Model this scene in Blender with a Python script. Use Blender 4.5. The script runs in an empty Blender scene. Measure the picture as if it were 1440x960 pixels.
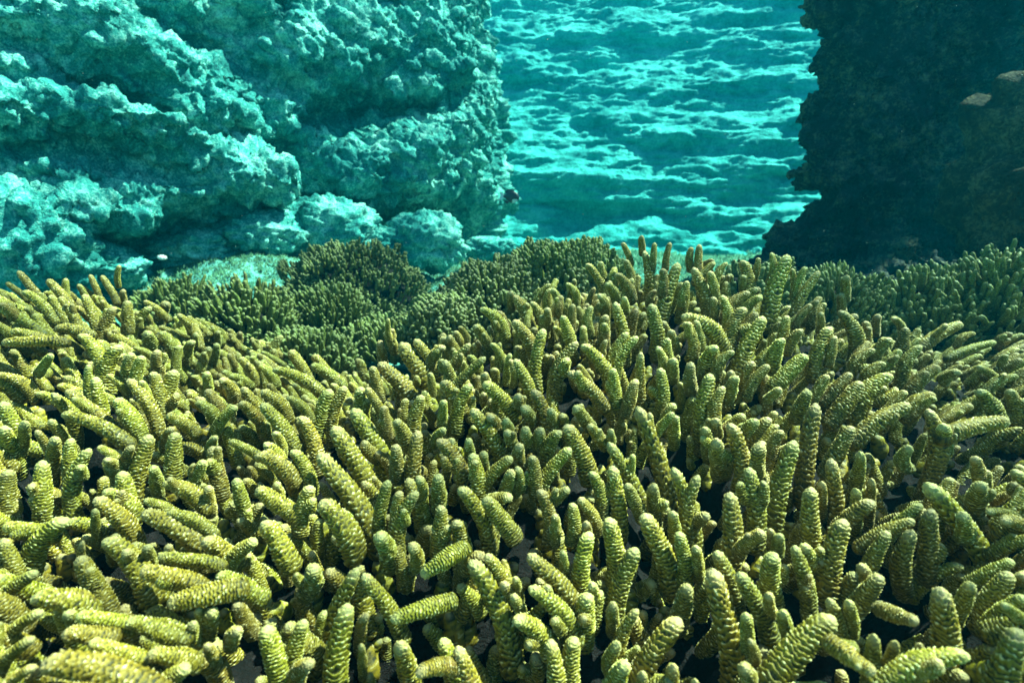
import bpy, math, random
import numpy as np
from mathutils import Vector, Matrix

random.seed(7)
RNG = np.random.default_rng(11)
scn = bpy.context.scene
COL = scn.collection

# ------------------------------------------------------------------ camera
F = 720.0                       # focal length in pixels of the 1440 px wide photograph
PITCH = math.radians(13.3)
cam_data = bpy.data.cameras.new('camera')
cam_data.sensor_width = 36.0
cam_data.lens = 36.0 * F / 1440.0
cam_data.clip_start = 0.01
cam_data.clip_end = 60.0
cam = bpy.data.objects.new('camera', cam_data)
COL.objects.link(cam)
cam.location = (0, 0, 0)
cam.rotation_euler = (math.radians(90) - PITCH, 0, 0)
cam_data.dof.use_dof = True
cam_data.dof.focus_distance = 0.62
cam_data.dof.aperture_fstop = 7.0
scn.camera = cam

# ------------------------------------------------------------------ sky, sun, exposure
SUN = Vector((0.50, 0.16, 0.85)).normalized()       # direction towards the sun
world = bpy.data.worlds.new('World')
scn.world = world
world.use_nodes = True
wn = world.node_tree.nodes
wl = world.node_tree.links
bg = wn['Background']
sky = wn.new('ShaderNodeTexSky')
sky.sky_type = 'NISHITA'
sky.sun_disc = False
sky.sun_elevation = math.asin(SUN.z)
sky.sun_rotation = math.atan2(SUN.x, SUN.y)
wl.new(sky.outputs[0], bg.inputs[0])
bg.inputs[1].default_value = 0.05
sd = bpy.data.lights.new('sun', 'SUN')
sd.energy = 5.0
sd.angle = math.radians(0.6)
sd.color = (1.0, 0.86, 0.66)
sun = bpy.data.objects.new('sun', sd)
COL.objects.link(sun)
sun.rotation_euler = SUN.to_track_quat('Z', 'Y').to_euler()
sun.location = (2, 1, 6)
scn.view_settings.view_transform = 'Standard'
scn.view_settings.look = 'None'
scn.view_settings.exposure = 2.12
scn.view_settings.gamma = 1.0
scn.cycles.max_bounces = 5
scn.cycles.diffuse_bounces = 1
scn.cycles.glossy_bounces = 2
scn.cycles.volume_bounces = 0
scn.cycles.transparent_max_bounces = 6
WATER_DENSITY = 0.30
WATER_COLOR = (0.0, 0.036, 0.052, 1)

# ------------------------------------------------------------------ helpers
CP, SP = math.cos(PITCH), math.sin(PITCH)

def P(px, py, d):
    """A point of the place seen at pixel (px, py) of the photograph, d metres along the view axis."""
    u = (px - 720.0) / F
    v = (480.0 - py) / F
    return np.array([u * d, (CP + v * SP) * d, (v * CP - SP) * d])

def proj(p):
    """Where world points (n, 3) land in the photograph: px, py, depth."""
    p = np.asarray(p, float)
    d = p[..., 1] * CP - p[..., 2] * SP
    v = p[..., 1] * SP + p[..., 2] * CP
    return 720 + F * p[..., 0] / d, 480 - F * v / d, d

def _hash(ix, iy, iz, seed):
    h = (ix.astype(np.int64) * 374761393 + iy.astype(np.int64) * 668265263 + iz.astype(np.int64) * 2147483647 + seed * 974711) & 0xffffffff
    h = ((h ^ (h >> 13)) * 1274126177) & 0xffffffff
    h = ((h ^ (h >> 16)) * 2246822519) & 0xffffffff
    return (h ^ (h >> 15)) & 0xffff

def noise(p, seed=0):
    """Smooth 3D noise in about -1..1 for points (..., 3)."""
    q = np.floor(p)
    f = p - q
    q = q.astype(np.int64)
    w = f * f * f * (f * (f * 6 - 15) + 10)
    out = 0
    for dx in (0, 1):
        for dy in (0, 1):
            for dz in (0, 1):
                h = _hash(q[..., 0] + dx, q[..., 1] + dy, q[..., 2] + dz, seed)
                gx = ((h & 31) / 15.5 - 1)
                gy = (((h >> 5) & 31) / 15.5 - 1)
                gz = (((h >> 10) & 31) / 15.5 - 1)
                d = gx * (f[..., 0] - dx) + gy * (f[..., 1] - dy) + gz * (f[..., 2] - dz)
                wx = w[..., 0] if dx else 1 - w[..., 0]
                wy = w[..., 1] if dy else 1 - w[..., 1]
                wz = w[..., 2] if dz else 1 - w[..., 2]
                out = out + d * wx * wy * wz
    return out * 1.3

def fbm(p, octaves=4, seed=0, gain=0.5, billow=False):
    a, s, out = 1.0, 1.0, 0
    for o in range(octaves):
        n = noise(p * s + 17.3 * o, seed + o)
        out = out + a * ((2 * np.abs(n) - 0.45) if billow else n)
        a *= gain
        s *= 2.03
    return out

def mesh_from(name, verts, faces, attrs=None, smooth=True):
    me = bpy.data.meshes.new(name)
    verts = np.asarray(verts, np.float32)
    faces = np.asarray(faces, np.int32)
    k = faces.shape[1]
    me.vertices.add(len(verts))
    me.vertices.foreach_set('co', verts.ravel())
    me.loops.add(faces.size)
    me.loops.foreach_set('vertex_index', faces.ravel())
    me.polygons.add(len(faces))
    me.polygons.foreach_set('loop_start', np.arange(0, faces.size, k, dtype=np.int32))
    me.polygons.foreach_set('use_smooth', np.full(len(faces), smooth))
    me.update(calc_edges=True)
    if attrs:
        for an, av in attrs.items():
            at = me.attributes.new(an, 'FLOAT', 'POINT')
            at.data.foreach_set('value', np.asarray(av, np.float32))
    return me

def link(name, me, mat=None, parent=None, loc=None):
    o = bpy.data.objects.new(name, me)
    COL.objects.link(o)
    if mat is not None and not me.materials:
        me.materials.append(mat)
    if parent is not None:
        o.parent = parent
    if loc is not None:
        o.location = loc
    return o

def grid_faces(nu, nv, wrap_u=False):
    iu = np.arange(nu if wrap_u else nu - 1)
    iv = np.arange(nv - 1)
    a, b = np.meshgrid(iu, iv, indexing='ij')
    a, b = a.ravel(), b.ravel()
    c = (a + 1) % nu
    return np.stack([a * nv + b, c * nv + b, c * nv + b + 1, a * nv + b + 1], 1)

def grid_normals(p):
    du = np.gradient(p, axis=0)
    dv = np.gradient(p, axis=1)
    n = np.cross(du, dv)
    return n / (np.linalg.norm(n, axis=2, keepdims=True) + 1e-12)

def thing(o, label, cat, group=None, kind=None):
    o['label'] = label
    o['category'] = cat
    if group:
        o['group'] = group
    if kind:
        o['kind'] = kind
    return o

# ------------------------------------------------------------------ materials
def new_mat(name):
    m = bpy.data.materials.new(name)
    m.use_nodes = True
    nt = m.node_tree
    return m, nt, nt.nodes, nt.links, nt.nodes['Principled BSDF']

def ramp(nodes, stops):
    r = nodes.new('ShaderNodeValToRGB')
    el = r.color_ramp.elements
    while len(el) < len(stops):
        el.new(0.5)
    for e, (pos, c) in zip(el, stops):
        e.position = pos
        e.color = (c[0], c[1], c[2], 1)
    return r

def tex_noise(nodes, scale, detail=4, rough=0.6):
    t = nodes.new('ShaderNodeTexNoise')
    t.inputs['Scale'].default_value = scale
    t.inputs['Detail'].default_value = detail
    t.inputs['Roughness'].default_value = rough
    return t

def coral_material(name, dark, mid, ridge, tipc, bump=0.4, scale=260.0, spread=1.0):
    """Living coral: olive grooves deepened as shade, raised scales paled as highlights, cream growing tips."""
    m, nt, N, L, b = new_mat(name)
    geo = N.new('ShaderNodeNewGeometry')
    rel = N.new('ShaderNodeAttribute'); rel.attribute_name = 'relief'
    tip = N.new('ShaderNodeAttribute'); tip.attribute_name = 'along'
    oi = N.new('ShaderNodeObjectInfo')
    tn = tex_noise(N, scale, 3)
    L.new(geo.outputs['Position'], tn.inputs['Vector'])
    add = N.new('ShaderNodeMath'); add.operation = 'MULTIPLY_ADD'
    L.new(tn.outputs['Fac'], add.inputs[0]); add.inputs[1].default_value = 0.7
    L.new(rel.outputs['Fac'], add.inputs[2])
    sub = N.new('ShaderNodeMath'); sub.operation = 'SUBTRACT'
    L.new(add.outputs[0], sub.inputs[0]); sub.inputs[1].default_value = 0.35
    r = ramp(N, [(0.04, dark), (0.38, mid), (0.60, mid), (0.88, ridge)])  # own relief tones, pushed to paint groove shade and scale-edge highlights
    L.new(sub.outputs[0], r.inputs[0])
    # cream tips
    mr = N.new('ShaderNodeMapRange')
    mr.inputs['From Min'].default_value = 0.86
    mr.inputs['From Max'].default_value = 1.0
    mr.inputs['To Max'].default_value = 0.42
    L.new(tip.outputs['Fac'], mr.inputs['Value'])
    mx = N.new('ShaderNodeMix'); mx.data_type = 'RGBA'
    L.new(mr.outputs[0], mx.inputs['Factor'])
    L.new(r.outputs[0], mx.inputs['A'])
    mx.inputs['B'].default_value = (*tipc, 1)
    # scattered encrusted, bleached and brownish patches
    pn = tex_noise(N, 34.0, 5, 0.7)
    L.new(geo.outputs['Position'], pn.inputs['Vector'])
    pr = ramp(N, [(0.60, (0, 0, 0)), (0.72, (1, 1, 1))])
    L.new(pn.outputs['Fac'], pr.inputs[0])
    pm = N.new('ShaderNodeMath'); pm.operation = 'MULTIPLY'; pm.inputs[1].default_value = 0.45
    L.new(pr.outputs[0], pm.inputs[0])
    px_ = N.new('ShaderNodeMix'); px_.data_type = 'RGBA'
    L.new(pm.outputs[0], px_.inputs['Factor'])
    L.new(mx.outputs['Result'], px_.inputs['A'])
    px_.inputs['B'].default_value = (mid[0] * 1.25, mid[1] * .95, mid[2] * 3 + .02, 1)
    mx = px_
    # each branch darker towards its base
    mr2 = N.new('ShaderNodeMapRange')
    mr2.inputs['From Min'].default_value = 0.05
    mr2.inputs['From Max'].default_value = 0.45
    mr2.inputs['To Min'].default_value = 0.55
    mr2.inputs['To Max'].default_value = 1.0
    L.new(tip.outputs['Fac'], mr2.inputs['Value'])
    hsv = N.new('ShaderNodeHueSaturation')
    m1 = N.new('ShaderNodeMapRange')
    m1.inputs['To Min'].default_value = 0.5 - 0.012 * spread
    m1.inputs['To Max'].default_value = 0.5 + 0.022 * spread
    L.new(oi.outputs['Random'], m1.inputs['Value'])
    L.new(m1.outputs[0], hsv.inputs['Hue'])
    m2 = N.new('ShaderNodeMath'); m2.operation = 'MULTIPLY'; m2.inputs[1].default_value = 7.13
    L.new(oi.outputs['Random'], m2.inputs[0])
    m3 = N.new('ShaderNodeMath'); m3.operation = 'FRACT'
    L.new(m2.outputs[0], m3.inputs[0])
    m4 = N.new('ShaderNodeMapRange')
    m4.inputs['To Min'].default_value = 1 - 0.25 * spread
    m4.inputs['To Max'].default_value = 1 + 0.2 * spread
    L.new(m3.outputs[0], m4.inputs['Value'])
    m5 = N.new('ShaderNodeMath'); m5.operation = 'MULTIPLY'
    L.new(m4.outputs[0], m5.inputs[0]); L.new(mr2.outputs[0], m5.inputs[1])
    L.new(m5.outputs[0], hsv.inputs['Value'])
    L.new(mx.outputs['Result'], hsv.inputs['Color'])
    L.new(hsv.outputs[0], b.inputs['Base Color'])
    b.inputs['Roughness'].default_value = 0.55
    b.inputs['Specular IOR Level'].default_value = 0.35
    bn = tex_noise(N, scale * 3.2, 2)
    L.new(geo.outputs['Position'], bn.inputs['Vector'])
    bp = N.new('ShaderNodeBump')
    bp.inputs['Strength'].default_value = bump
    bp.inputs['Distance'].default_value = 0.0022
    L.new(bn.outputs['Fac'], bp.inputs['Height'])
    L.new(bp.outputs[0], b.inputs['Normal'])
    return m

def rock_material(name, dark, mid, pale, scale=9.0, fuzz=170.0, bump=1.0, dist=0.01, warm=None):
    """Rock under a pelt of turf algae: blotches, fine speckle and a strong fine relief."""
    m, nt, N, L, b = new_mat(name)
    geo = N.new('ShaderNodeNewGeometry')
    t1 = tex_noise(N, scale, 6, 0.65)
    t2 = tex_noise(N, fuzz, 3, 0.7)
    t3 = tex_noise(N, fuzz * 0.22, 5, 0.7)
    for t in (t1, t2, t3):
        L.new(geo.outputs['Position'], t.inputs['Vector'])
    a = N.new('ShaderNodeMath'); a.operation = 'MULTIPLY_ADD'
    L.new(t2.outputs['Fac'], a.inputs[0]); a.inputs[1].default_value = 0.9
    L.new(t1.outputs['Fac'], a.inputs[2])
    c = N.new('ShaderNodeMath'); c.operation = 'MULTIPLY_ADD'
    L.new(t3.outputs['Fac'], c.inputs[0]); c.inputs[1].default_value = 0.8
    L.new(a.outputs[0], c.inputs[2])
    s = N.new('ShaderNodeMath'); s.operation = 'SUBTRACT'
    L.new(c.outputs[0], s.inputs[0]); s.inputs[1].default_value = 0.85
    r = ramp(N, [(0.22, dark), (0.5, mid), (0.8, pale)])
    L.new(s.outputs[0], r.inputs[0])
    L.new(r.outputs[0], b.inputs['Base Color'])
    b.inputs['Roughness'].default_value = 0.85
    b.inputs['Specular IOR Level'].default_value = 0.15
    h = N.new('ShaderNodeMath'); h.operation = 'MULTIPLY_ADD'
    L.new(t2.outputs['Fac'], h.inputs[0]); h.inputs[1].default_value = 0.5
    L.new(t3.outputs['Fac'], h.inputs[2])
    bp = N.new('ShaderNodeBump')
    bp.inputs['Strength'].default_value = bump
    bp.inputs['Distance'].default_value = dist
    L.new(h.outputs[0], bp.inputs['Height'])
    L.new(bp.outputs[0], b.inputs['Normal'])
    return m

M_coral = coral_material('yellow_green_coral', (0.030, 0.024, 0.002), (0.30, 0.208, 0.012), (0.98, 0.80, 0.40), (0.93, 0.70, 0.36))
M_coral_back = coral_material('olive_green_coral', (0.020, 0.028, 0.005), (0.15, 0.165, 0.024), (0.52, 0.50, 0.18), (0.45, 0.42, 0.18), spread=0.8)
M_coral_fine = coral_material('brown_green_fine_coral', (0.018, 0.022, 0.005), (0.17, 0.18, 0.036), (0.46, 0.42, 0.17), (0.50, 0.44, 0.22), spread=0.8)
M_base = rock_material('coral_base_rock', (0.003, 0.003, 0.003), (0.008, 0.006, 0.006), (0.028, 0.020, 0.022), scale=40, fuzz=500, dist=0.004)  # near-black colour puts the shade of the gaps into the rock
M_cliff = rock_material('algae_limestone_water_tint', (0.012, 0.10, 0.115), (0.035, 0.29, 0.265), (0.44, 0.82, 0.70), scale=6, fuzz=150, dist=0.011)  # algae-grown rock, its teal painted in to stand for the water's tint
M_far = rock_material('far_limestone_haze_tint', (0.02, 0.22, 0.22), (0.05, 0.38, 0.37), (0.14, 0.56, 0.52), scale=3, fuzz=55, dist=0.02)  # cyan base colour carries the haze glow of distant water
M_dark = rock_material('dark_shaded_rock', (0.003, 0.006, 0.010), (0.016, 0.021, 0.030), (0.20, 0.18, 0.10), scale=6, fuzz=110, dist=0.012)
M_outcrop = rock_material('brown_outcrop_rock', (0.008, 0.007, 0.006), (0.040, 0.032, 0.018), (0.20, 0.16, 0.08), scale=8, fuzz=130, dist=0.012)
M_sea = rock_material('turf_covered_seabed', (0.03, 0.13, 0.11), (0.12, 0.34, 0.29), (0.28, 0.52, 0.46), scale=7, fuzz=150, dist=0.010)

# ------------------------------------------------------------------ reef height field
CTRL = [  # px, py, depth of the reef's surface of branch tips
    (0,960,.26),(180,960,.27),(360,960,.30),(540,960,.32),(720,960,.33),(900,960,.33),(1080,960,.29),(1250,960,.27),(1440,960,.26),
    (-200,960,.27),(1640,960,.27),(-200,700,.42),(1640,700,.40),
    (0,800,.36),(240,800,.36),(480,800,.37),(720,800,.38),(960,800,.38),(1200,800,.36),(1440,800,.34),
    (0,640,.46),(240,640,.46),(480,640,.45),(720,640,.45),(960,640,.46),(1200,640,.44),(1440,640,.44),
    (0,500,.56),(200,510,.58),(400,530,.62),(550,520,.60),(700,500,.57),(900,500,.56),(1100,500,.55),(1300,510,.58),(1440,520,.58),
    (0,400,.70),(150,400,.78),(250,468,.74),(420,508,.78),(600,485,.78),(700,430,.70),(800,400,.70),(900,362,.72),(1000,362,.74),
    (1100,378,.70),(1150,410,.72),(1250,450,.74),(1400,480,.72),(-200,420,.7),(1640,480,.7)]
pts = np.array([P(*c) for c in CTRL])
extra = np.array([  # behind the crests and beside the frame, in metres
    (-.9,1.05,-.24),(-.6,1.1,-.27),(-.35,1.1,-.30),(-.1,1.1,-.28),(.15,.98,-.13),(.35,1.0,-.15),(.45,1.1,-.22),(.6,1.05,-.22),(.9,1.0,-.23),
    (-1.3,.9,-.22),(-1.3,.5,-.22),(1.3,.9,-.22),(1.3,.5,-.22),(-.5,.1,-.3),(0,.1,-.33),(.5,.1,-.3),(-1.,.1,-.3),(1.,.1,-.3),(-1.3,1.3,-.3),(1.3,1.3,-.3),(0,1.35,-.3)])
pts = np.vstack([pts, extra])

def tps(r):
    return np.where(r > 1e-9, r * r * np.log(r + 1e-12), 0)
_n = len(pts)
_r = np.linalg.norm(pts[:, None, :2] - pts[None, :, :2], axis=2)
_A = np.zeros((_n + 3, _n + 3))
_A[:_n, :_n] = tps(_r) + np.eye(_n) * 3e-4
_A[:_n, _n] = 1; _A[:_n, _n + 1:] = pts[:, :2]
_A[_n, :_n] = 1; _A[_n + 1:, :_n] = pts[:, :2].T
_w = np.linalg.solve(_A, np.concatenate([pts[:, 2], np.zeros(3)]))

def H(x, y):
    x = np.asarray(x, float); y = np.asarray(y, float)
    r = np.sqrt((x[..., None] - pts[:, 0]) ** 2 + (y[..., None] - pts[:, 1]) ** 2)
    return tps(r) @ _w[:_n] + _w[_n] + _w[_n + 1] * x + _w[_n + 2] * y

def hit(px, py, lift=0.0):
    """First point of the reef surface seen at a pixel."""
    d = np.arange(.16, 1.15, .004)
    p = np.array([P(px, py, 1.0)]) * d[:, None]
    below = p[:, 2] < H(p[:, 0], p[:, 1]) + lift
    i = np.argmax(below)
    if not below.any():      # sky-line: the closest pass
        i = np.argmin(p[:, 2] - H(p[:, 0], p[:, 1]))
    return p[i], d[i]

HOLES = [(960,625,55),(1240,668,70),(70,560,60),(45,520,40),(560,850,60),(690,900,60),(500,905,0),(1290,790,60),(1380,870,45),(1330,880,35),
         (660,690,22),(890,440,22),(915,500,22),(650,500,22),(930,850,45),(1000,900,30),(115,735,28),(60,870,28),(330,940,35),(450,820,20),(740,930,30),(1170,830,30),
         (1240,860,30),(160,700,22),(1000,600,35),(590,920,40),(860,640,20)]
HW = []
for hx, hy, hr in HOLES:
    if hr:
        q, d = hit(hx, hy)
        HW.append((q[0], q[1], hr * d / F * 1.0))
HW = np.array(HW)

def hollow(x, y):
    x = np.asarray(x, float)[..., None]; y = np.asarray(y, float)[..., None]
    return np.max(np.exp(-(((x - HW[:, 0]) ** 2 + ((y - HW[:, 1]) * .8) ** 2) / HW[:, 2] ** 2)), axis=-1)

# ------------------------------------------------------------------ branch meshes
def branch_arrays(ratio, bend, seed, na, per_ring, relief=0.12, ring=0.56, nod=12):
    """A finger of coral: radius 1 at its middle, length `ratio`, from the origin to (0,0,ratio), bowed by `bend`."""
    nl = int(ratio / ring * per_ring) + 6
    rg = np.random.default_rng(seed)
    t = np.linspace(0, 1, nl)
    t = np.where(t > .8, .8 + (t - .8) * 1.0, t)
    cap = 1.0 / ratio                       # the rounded tip takes about one radius
    rad = 1.02 + 0.13 * np.sin(np.pi * np.clip(t * 1.25 + .1, 0, 1)) - 0.30 * t ** 3 + 0.05 * np.sin(t * 9 + rg.uniform(0, 6))
    tt = np.clip((t - (1 - cap)) / cap, 0, 1)
    rad = rad * np.sqrt(np.clip(1 - tt ** 2.4, 0, 1))
    rad = rad * np.sqrt(np.clip(1 - (1 - np.clip(t * ratio / .7, 0, 1)) ** 2, 0, 1))
    z = t * ratio
    wob = rg.uniform(0, 6, 4)
    cx = bend * ratio * np.sin(np.pi * t) + .10 * np.sin(t * 7 + wob[0]) * t
    cy = .12 * np.sin(t * 6 + wob[1]) * t
    ang = np.linspace(0, 2 * np.pi, na, endpoint=False)
    A, T = np.meshgrid(ang, np.arange(nl), indexing='ij')
    Z = z[T]
    q = np.stack([np.cos(A) * 1.1, np.sin(A) * 1.1, Z * .55], -1)
    ph = Z / ring + 0.75 * noise(q * 0.9 + seed, seed) + 0.75 * noise(q * 2.4 + seed, seed + 3)
    k = np.floor(ph)
    fr = ph - k
    saw = np.where(fr < .78, (fr / .78) ** 1.7, (1 - (fr - .78) / .22) ** .9)      # scales that open towards the tip
    a2 = A * nod / (2 * np.pi) + (k % 2) * .5 + 0.5 * noise(np.stack([k * 1.7, A * 1.3 * 0, k * 0], -1) + seed, seed + 5)
    lob = np.abs(np.cos(np.pi * a2)) ** .6
    amp = 0.6 + 0.8 * noise(q * 1.9 + 9 + seed, seed + 7)
    body = .42 + .58 * lob
    rl = saw * body * np.clip(amp + .35, .25, 1.3)
    rl *= np.clip((ratio - Z) / .45, .55, 1)
    fine = noise(q * 5.5 + seed * 2, seed + 9)
    R = rad[T] * (1 + relief * (rl - .3) + .06 * fine + .09 * noise(q * .8 + 5 + seed, seed + 11))
    up = relief * .75 * rl
    X = cx[T] + R * np.cos(A)
    Y = cy[T] + R * np.sin(A)
    Zz = Z + up
    along = t[T]
    v = np.stack([X, Y, Zz], -1).reshape(-1, 3)
    relv = np.clip(rl * .85 + .30 * fine + .05, 0, 1)
    f = grid_faces(na, nl, wrap_u=True)
    return v, f, {'relief': relv.ravel(), 'along': along.ravel()}

def variant(name, ratio, bend, seed, na, per, mat, relief=.12, ring=.56):
    v, f, a = branch_arrays(ratio, bend, seed, na, per, relief, ring)
    me = mesh_from(name, v, f, a)
    me.materials.append(mat)
    return me

RATIOS = (3.2, 4.6, 6.2, 8.2)
BENDS = (0.02, 0.07, 0.14)
NEAR, FAR, FINE = {}, {}, {}
for i, ra in enumerate(RATIOS):
    for j, be in enumerate(BENDS):
        NEAR[i, j] = [variant('coral_branch_mesh', ra, be, 100 + i * 17 + j * 5 + k, 48, 7, M_coral, .20, .40) for k in range(2)]
        FAR[i, j] = [variant('coral_branch_mesh_small', ra, be, 400 + i * 17 + j * 5, 16, 4, M_coral_back, .22, .6)]
        FINE[i, j] = [variant('coral_branch_mesh_fine', ra, be, 700 + i * 17 + j * 5, 8, 2, M_coral_fine, .25, .6)]

def branch_matrix(base, tip, radius, ratio, roll_hint):
    base = Vector(base); tip = Vector(tip)
    ax = tip - base
    ln = ax.length
    z = ax.normalized()
    h = Vector(roll_hint)
    x = h - z * h.dot(z)
    if x.length < 1e-4:
        x = z.orthogonal()
    x.normalize()
    y = z.cross(x)
    m = Matrix.Identity(4)
    s = ln / ratio
    for r in range(3):
        m[r][0] = x[r] * radius
        m[r][1] = y[r] * radius
        m[r][2] = z[r] * s
        m[r][3] = base[r]
    return m

def put_branch(parent, inv, table, base, tip, radius, bend=None, hint=None, rng=random):
    ln = float(np.linalg.norm(np.asarray(tip) - np.asarray(base)))
    rt = ln / radius
    i = int(np.argmin([abs(math.log(rt / r)) for r in RATIOS]))
    j = bend if bend is not None else rng.choice((0, 0, 1, 1, 2))
    me = rng.choice(table[i, j])
    if hint is None:
        hint = (rng.uniform(-1, 1), rng.uniform(-1, 1), rng.uniform(-.2, .6))
    o = bpy.data.objects.new('branch', me)
    COL.objects.link(o)
    o.parent = parent
    o.matrix_local = inv @ branch_matrix(base, tip, radius, RATIOS[i], hint)
    return o

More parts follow.
